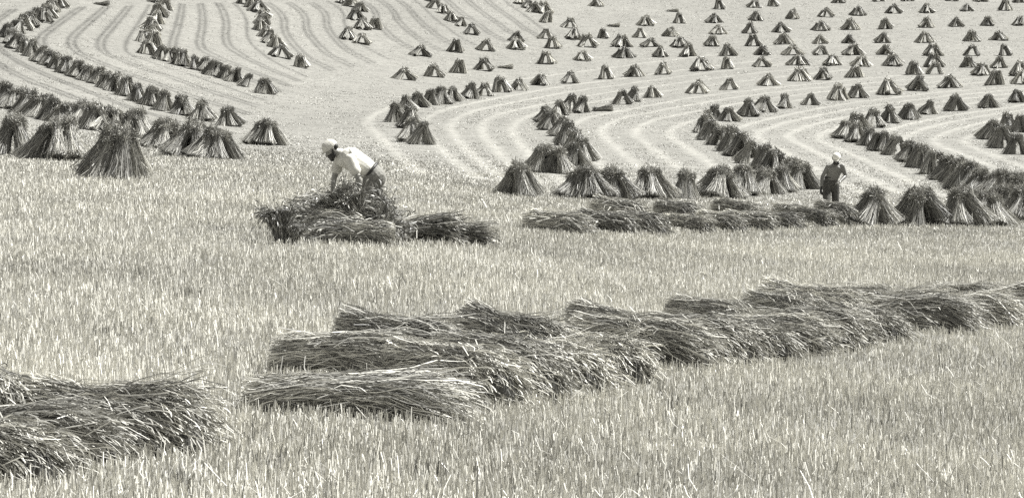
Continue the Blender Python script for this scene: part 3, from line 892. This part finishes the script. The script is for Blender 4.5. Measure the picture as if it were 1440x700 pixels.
def head(bm, c, face, up):
    """skull, jaw, nose, brow, ears on one skin; c = head centre"""
    f = Vector(face).normalized(); u = Vector(up); u = (u - f * u.dot(f)).normalized(); s = f.cross(u)
    c = Vector(c)
    capsule(bm, c + u * 0.035 - f * 0.02, c + u * 0.035 + f * 0.015, 0.088, 0.086, 0.9, s)
    capsule(bm, c - u * 0.02 + f * 0.03, c - u * 0.085 + f * 0.055, 0.062, 0.042, 0.95, f)
    capsule(bm, c + u * 0.015 + f * 0.092, c - u * 0.025 + f * 0.112, 0.010, 0.016)
    capsule(bm, c + u * 0.03 + f * 0.083 + s * 0.035, c + u * 0.03 + f * 0.083 - s * 0.035, 0.014, 0.014)
    capsule(bm, c - u * 0.058 + f * 0.09 + s * 0.018, c - u * 0.058 + f * 0.09 - s * 0.018, 0.008, 0.008)
    for sg in (-1, 1):
        capsule(bm, c + s * sg * 0.082 + u * 0.025 - f * 0.01, c + s * sg * 0.08 - u * 0.02, 0.016, 0.012, 0.6, s)
        capsule(bm, c + s * sg * 0.033 + u * 0.008 + f * 0.07, c + s * sg * 0.033 + u * 0.006 + f * 0.072, 0.013, 0.013)
    return f, u, s


def cap_mesh(c, f, u, s, mat):
    def b(bm):
        capsule(bm, c + u * 0.058 - f * 0.022, c + u * 0.062 + f * 0.018, 0.097, 0.095, 0.92, s)
        # peak
        q = c + u * 0.048 + f * 0.09
        for o in (-0.05, -0.017, 0.017, 0.05):
            capsule(bm, q + s * o, q + s * o * 0.8 + f * (0.085 - abs(o) * 0.5) - u * 0.018, 0.009, 0.007)
    def cut(bm):
        b(bm)
    me = fuse('cap', cut, mat, 0.006, 2)
    # keep the crown open below the hat band
    bm = bmesh.new(); bm.from_mesh(me)
    kill = [v for v in bm.verts if (v.co - c).dot(u) < 0.032]
    bmesh.ops.delete(bm, geom=kill, context='VERTS'); bm.to_mesh(me); bm.free()
    return me


# ---- the bending man (facing left and a little towards us)
p = at(515, 343)
man = link('person', None, label='man bending over a pile of sheaves in white t-shirt, pale cap and belted trousers', category='person')
man.location = (p.x, p.y + 0.75, gz(p.x, p.y + 0.75))
hipL, hipR = V3(0.03, -0.09, 0.88), V3(0.10, 0.10, 0.89)
pelvis = V3(0.07, 0.0, 0.92)
waist = V3(-0.06, -0.01, 1.02)
chest = V3(-0.26, 0.0, 1.15)
shN, shF = V3(-0.25, -0.19, 1.14), V3(-0.43, 0.15, 1.13)
neck = V3(-0.38, -0.01, 1.21)
hc = V3(-0.52, -0.04, 1.27)
elN, elF = V3(-0.13, -0.27, 0.87), V3(-0.50, 0.16, 0.88)
wrN, wrF = V3(-0.17, -0.27, 0.64), V3(-0.53, 0.12, 0.70)
FACE = V3(-0.72, -0.30, -0.60); UP = V3(-0.55, -0.2, 0.8)


def body(bm):
    capsule(bm, pelvis, waist, 0.135, 0.125, 1.15, (0, 1, 0)); capsule(bm, waist, chest, 0.125, 0.14, 1.2, (0.4, 1, 0)); capsule(bm, chest, (shN + shF) / 2, 0.14, 0.10, 1.4, shF - shN)
    capsule(bm, shN, shF, 0.062, 0.062)
    capsule(bm, (shN + shF) / 2 + V3(0, 0, 0.03), hc + V3(0.05, 0, -0.02), 0.062, 0.056)
    head(bm, hc, FACE, UP)
    for sh, el, wr in ((shN, elN, wrN), (shF, elF, wrF)):
        capsule(bm, sh, el, 0.056, 0.042); capsule(bm, el, el.lerp(wr, 0.35), 0.042, 0.043); capsule(bm, el.lerp(wr, 0.35), wr, 0.043, 0.027)
        hand(bm, wr + (wr - el).normalized() * 0.01, (wr - el).normalized() + V3(-0.2, 0, 0), V3(-0.7, 0.5, -0.2), 1.05, 0.8)
    for hp, kn, an in ((hipL, V3(-0.05, -0.14, 0.48), V3(0.07, -0.14, 0.09)), (hipR, V3(0.04, 0.14, 0.48), V3(0.16, 0.15, 0.09))):
        capsule(bm, hp, kn, 0.088, 0.062); capsule(bm, kn, an, 0.06, 0.042)
        capsule(bm, an, an + V3(-0.13, -0.03, -0.045), 0.045, 0.035)


link('body', fuse('body', body, M_SKIN), man)


def shirt(bm):
    capsule(bm, pelvis.lerp(waist, 0.55), waist, 0.137, 0.148, 1.15, (0, 1, 0)); capsule(bm, waist, chest, 0.148, 0.162, 1.2, (0.4, 1, 0)); capsule(bm, chest, (shN + shF) / 2, 0.162, 0.112, 1.42, shF - shN)
    capsule(bm, shN, shF, 0.076, 0.076)
    capsule(bm, waist + V3(0, 0, -0.05), chest + V3(0.02, 0, -0.08), 0.10, 0.09, 1.2, (0, 1, 0))   # cloth hanging below the belly
    capsule(bm, shN, shN.lerp(elN, 0.55), 0.078, 0.082); capsule(bm, shF, shF.lerp(elF, 0.5), 0.076, 0.08)
    capsule(bm, (shN + shF) / 2, neck.lerp(hc, 0.18), 0.095, 0.074)


link('t_shirt', fuse('t_shirt', shirt, M_SHIRT, 0.008, 3), man)


def trousers(bm):
    capsule(bm, pelvis + V3(0.01, -0.02, -0.03), pelvis.lerp(waist, 0.35), 0.158, 0.148, 1.12, (0, 1, 0))
    for hp, kn, an in ((hipL, V3(-0.05, -0.14, 0.48), V3(0.07, -0.14, 0.10)), (hipR, V3(0.04, 0.14, 0.48), V3(0.16, 0.15, 0.10))):
        capsule(bm, hp, kn, 0.112, 0.088); capsule(bm, kn, an, 0.088, 0.078)


link('trousers', fuse('trousers', trousers, M_TROUSER, 0.009, 3), man)
bd = (waist - pelvis).normalized()


def belt(bm):
    c = pelvis.lerp(waist, 0.42); y = V3(0, 1, 0); z = bd.cross(y)
    for i in range(28):
        a0, a1 = i * 2 * math.pi / 28, (i + 1) * 2 * math.pi / 28
        capsule(bm, c + z * 0.155 * math.cos(a0) + y * 0.175 * math.sin(a0), c + z * 0.155 * math.cos(a1) + y * 0.175 * math.sin(a1), 0.021, 0.021, 0.6, z, 8)


link('belt', fuse('belt', belt, M_BELT, 0.007, 1), man)
f, u_, s_ = FACE.normalized(), None, None
u_ = (UP - f * UP.dot(f)).normalized(); s_ = f.cross(u_)
link('cap', cap_mesh(hc, f, u_, s_, M_CAP), man)


def beard(bm):
    capsule(bm, hc - u_ * 0.062 + f * 0.055 + s_ * 0.035, hc - u_ * 0.062 + f * 0.055 - s_ * 0.035, 0.046, 0.046)
    capsule(bm, hc - u_ * 0.06 + f * 0.06, hc - u_ * 0.105 + f * 0.075, 0.046, 0.032)
    for sg in (-1, 1): capsule(bm, hc + s_ * sg * 0.07 + u_ * 0.02, hc + s_ * sg * 0.058 - u_ * 0.06 + f * 0.03, 0.016, 0.024)
    capsule(bm, hc - f * 0.055 + u_ * 0.02 + s_ * 0.04, hc - f * 0.055 + u_ * 0.02 - s_ * 0.04, 0.05, 0.05)


link('hair', fuse('hair', beard, M_HAIR, 0.007, 1), man)
for hp, an in ((0, V3(0.07, -0.14, 0.07)), (1, V3(0.16, 0.15, 0.07))):
    def boot(bm, an=an):
        capsule(bm, an + V3(0, 0, 0.06), an + V3(0.0, 0, -0.02), 0.062, 0.05); capsule(bm, an + V3(0.03, 0, -0.03), an + V3(-0.17, -0.04, -0.035), 0.045, 0.038)
    link('boot', fuse('boot', boot, M_BOOT, 0.01, 1), man)

# ---- the bare-chested man walking towards us behind the second row
p = at(1167, 314)
man2 = link('person', None, label='bare-chested man in white cap and dark jeans walking head down between the stooks', category='person')
man2.location = p
q = lambda x, y, z: Vector((x, y, z))
pel2, wai2, che2, = q(0.02, 0.02, 0.93), q(0.05, -0.02, 1.06), q(0.09, -0.12, 1.22)
sL, sR = q(-0.07, -0.13, 1.27), q(0.24, -0.18, 1.29)
hc2 = q(0.09, -0.31, 1.44)
eL, eR = q(-0.19, -0.10, 1.05), q(0.33, -0.10, 1.07)
wL, wR = q(-0.23, -0.22, 0.82), q(0.17, -0.30, 0.94)
kL, kR = q(-0.10, -0.16, 0.50), q(0.12, -0.02, 0.50)
aL, aR = q(-0.12, -0.10, 0.09), q(0.12, 0.22, 0.10)
FACE2 = q(-0.10, -0.85, -0.38); UP2 = q(0.0, -0.4, 0.9)


def body2(bm):
    capsule(bm, pel2, wai2, 0.118, 0.112, 1.25, (1, 0, 0)); capsule(bm, wai2, che2, 0.112, 0.128, 1.35, (1, 0, 0)); capsule(bm, che2, (sL + sR) / 2 - q(0, 0, 0.02), 0.125, 0.10, 1.4, (1, 0, 0))
    capsule(bm, sL, sR, 0.055, 0.055); capsule(bm, (sL + sR) / 2 + q(-0.03, 0, 0.0), (sL + sR) / 2 + q(0.03, 0, 0.0), 0.08, 0.08)
    for sg in (-1, 1): capsule(bm, che2 + q(sg * 0.07, -0.085, 0.02), che2 + q(sg * 0.05, -0.09, 0.03), 0.055, 0.055, 0.9, (1, 0, 0))
    capsule(bm, (sL + sR) / 2 + q(0, 0, 0.02), hc2 + q(0, 0.05, -0.03), 0.064, 0.056)
    head(bm, hc2, FACE2, UP2)
    for sh, el, wr, pn in ((sL, eL, wL, q(0.8, 0.2, 0)), (sR, eR, wR, q(-0.3, -0.2, 0.9))):
        capsule(bm, sh, el, 0.056, 0.042); capsule(bm, el, el.lerp(wr, 0.35), 0.042, 0.044); capsule(bm, el.lerp(wr, 0.35), wr, 0.044, 0.028)
        hand(bm, wr + (wr - el).normalized() * 0.01, (wr - el).normalized(), pn, 1.05, 0.7)
    for hp, kn, an in ((pel2 + q(-0.09, 0, -0.04), kL, aL), (pel2 + q(0.09, 0, -0.04), kR, aR)):
        capsule(bm, hp, kn, 0.085, 0.06); capsule(bm, kn, an, 0.058, 0.042); capsule(bm, an, an + q(-0.01, -0.14, -0.05), 0.044, 0.034)


link('body', fuse('body', body2, M_SKIN2), man2)


def jeans(bm):
    capsule(bm, pel2 + q(0, 0, -0.06), pel2 + q(0.01, 0, 0.07), 0.14, 0.13, 1.22, (1, 0, 0))
    for hp, kn, an in ((pel2 + q(-0.09, 0, -0.05), kL, aL), (pel2 + q(0.09, 0, -0.05), kR, aR)):
        capsule(bm, hp, kn, 0.105, 0.082); capsule(bm, kn, an + q(0, 0, 0.02), 0.082, 0.075)


link('jeans', fuse('jeans', jeans, M_JEANS, 0.009, 3), man2)


def belt2(bm):
    c = pel2 + q(0.01, 0, 0.10)
    for i in range(28):
        a0, a1 = i * 2 * math.pi / 28, (i + 1) * 2 * math.pi / 28
        capsule(bm, c + q(0.162 * math.cos(a0), 0.13 * math.sin(a0), 0), c + q(0.162 * math.cos(a1), 0.13 * math.sin(a1), 0), 0.02, 0.02, 0.6, (0, 0, 1), 8)


link('belt', fuse('belt', belt2, M_BELT, 0.007, 1), man2)
f2 = FACE2.normalized(); u2 = (UP2 - f2 * UP2.dot(f2)).normalized(); s2 = f2.cross(u2)
link('cap', cap_mesh(hc2, f2, u2, s2, M_CAPW), man2)


def hair2(bm):
    capsule(bm, hc2 - f2 * 0.05 + u2 * 0.01 + s2 * 0.045, hc2 - f2 * 0.05 + u2 * 0.01 - s2 * 0.045, 0.055, 0.055)
    capsule(bm, hc2 - u2 * 0.065 + f2 * 0.06 + s2 * 0.03, hc2 - u2 * 0.065 + f2 * 0.06 - s2 * 0.03, 0.043, 0.043)


link('hair', fuse('hair', hair2, M_HAIR, 0.007, 1), man2)


def glove(bm):
    d = (wL - eL).normalized(); hand(bm, wL + d * 0.01, d, q(0.8, 0.2, 0), 1.2, 0.7)


link('glove', fuse('glove', glove, M_BELT, 0.006, 1), man2)
for an in (aL, aR):
    def boot2(bm, an=an):
        capsule(bm, an + q(0, 0, 0.05), an + q(0, 0, -0.02), 0.06, 0.05); capsule(bm, an + q(0, 0.03, -0.035), an + q(-0.01, -0.18, -0.045), 0.044, 0.036)
    link('boot', fuse('boot', boot2, M_BOOT, 0.01, 1), man2)

# ------------------------------------------------------------------ light
SUN_EL, SUN_AZ = R(54), R(66)           # azimuth measured from +Y towards +X
w = bpy.data.worlds.new('World'); SC.world = w; w.use_nodes = True
N, L = w.node_tree.nodes, w.node_tree.links
bg = N['Background']
sky = N.new('ShaderNodeTexSky'); sky.sky_type = 'NISHITA'; sky.sun_disc = False
sky.sun_elevation = SUN_EL; sky.sun_rotation = SUN_AZ
bw = N.new('ShaderNodeRGBToBW'); L.new(sky.outputs[0], bw.inputs[0])        # the photograph is black and white
sc_ = N.new('ShaderNodeVectorMath'); sc_.operation = 'SCALE'; sc_.inputs[0].default_value = (1.0, 0.995, 0.97)
L.new(bw.outputs[0], sc_.inputs['Scale']); L.new(sc_.outputs[0], bg.inputs['Color'])
bg.inputs['Strength'].default_value = 0.065
sl = bpy.data.lights.new('sun', 'SUN'); sl.energy = 4.8; sl.angle = R(0.5); sl.color = (1.0, 0.992, 0.965)
so = bpy.data.objects.new('sun', sl); COL.objects.link(so)
d = Vector((math.cos(SUN_EL) * math.sin(SUN_AZ), math.cos(SUN_EL) * math.cos(SUN_AZ), math.sin(SUN_EL)))
so.rotation_euler = d.to_track_quat('Z', 'Y').to_euler()
so.location = (20, 40, 60)

SC.view_settings.view_transform = 'Standard'
SC.view_settings.look = 'None'
SC.view_settings.exposure = 1.28
SC.view_settings.gamma = 1.0
SC.view_settings.use_curve_mapping = False
SC.cycles.max_bounces = 5
SC.cycles.diffuse_bounces = 3
SC.cycles.use_denoising = False
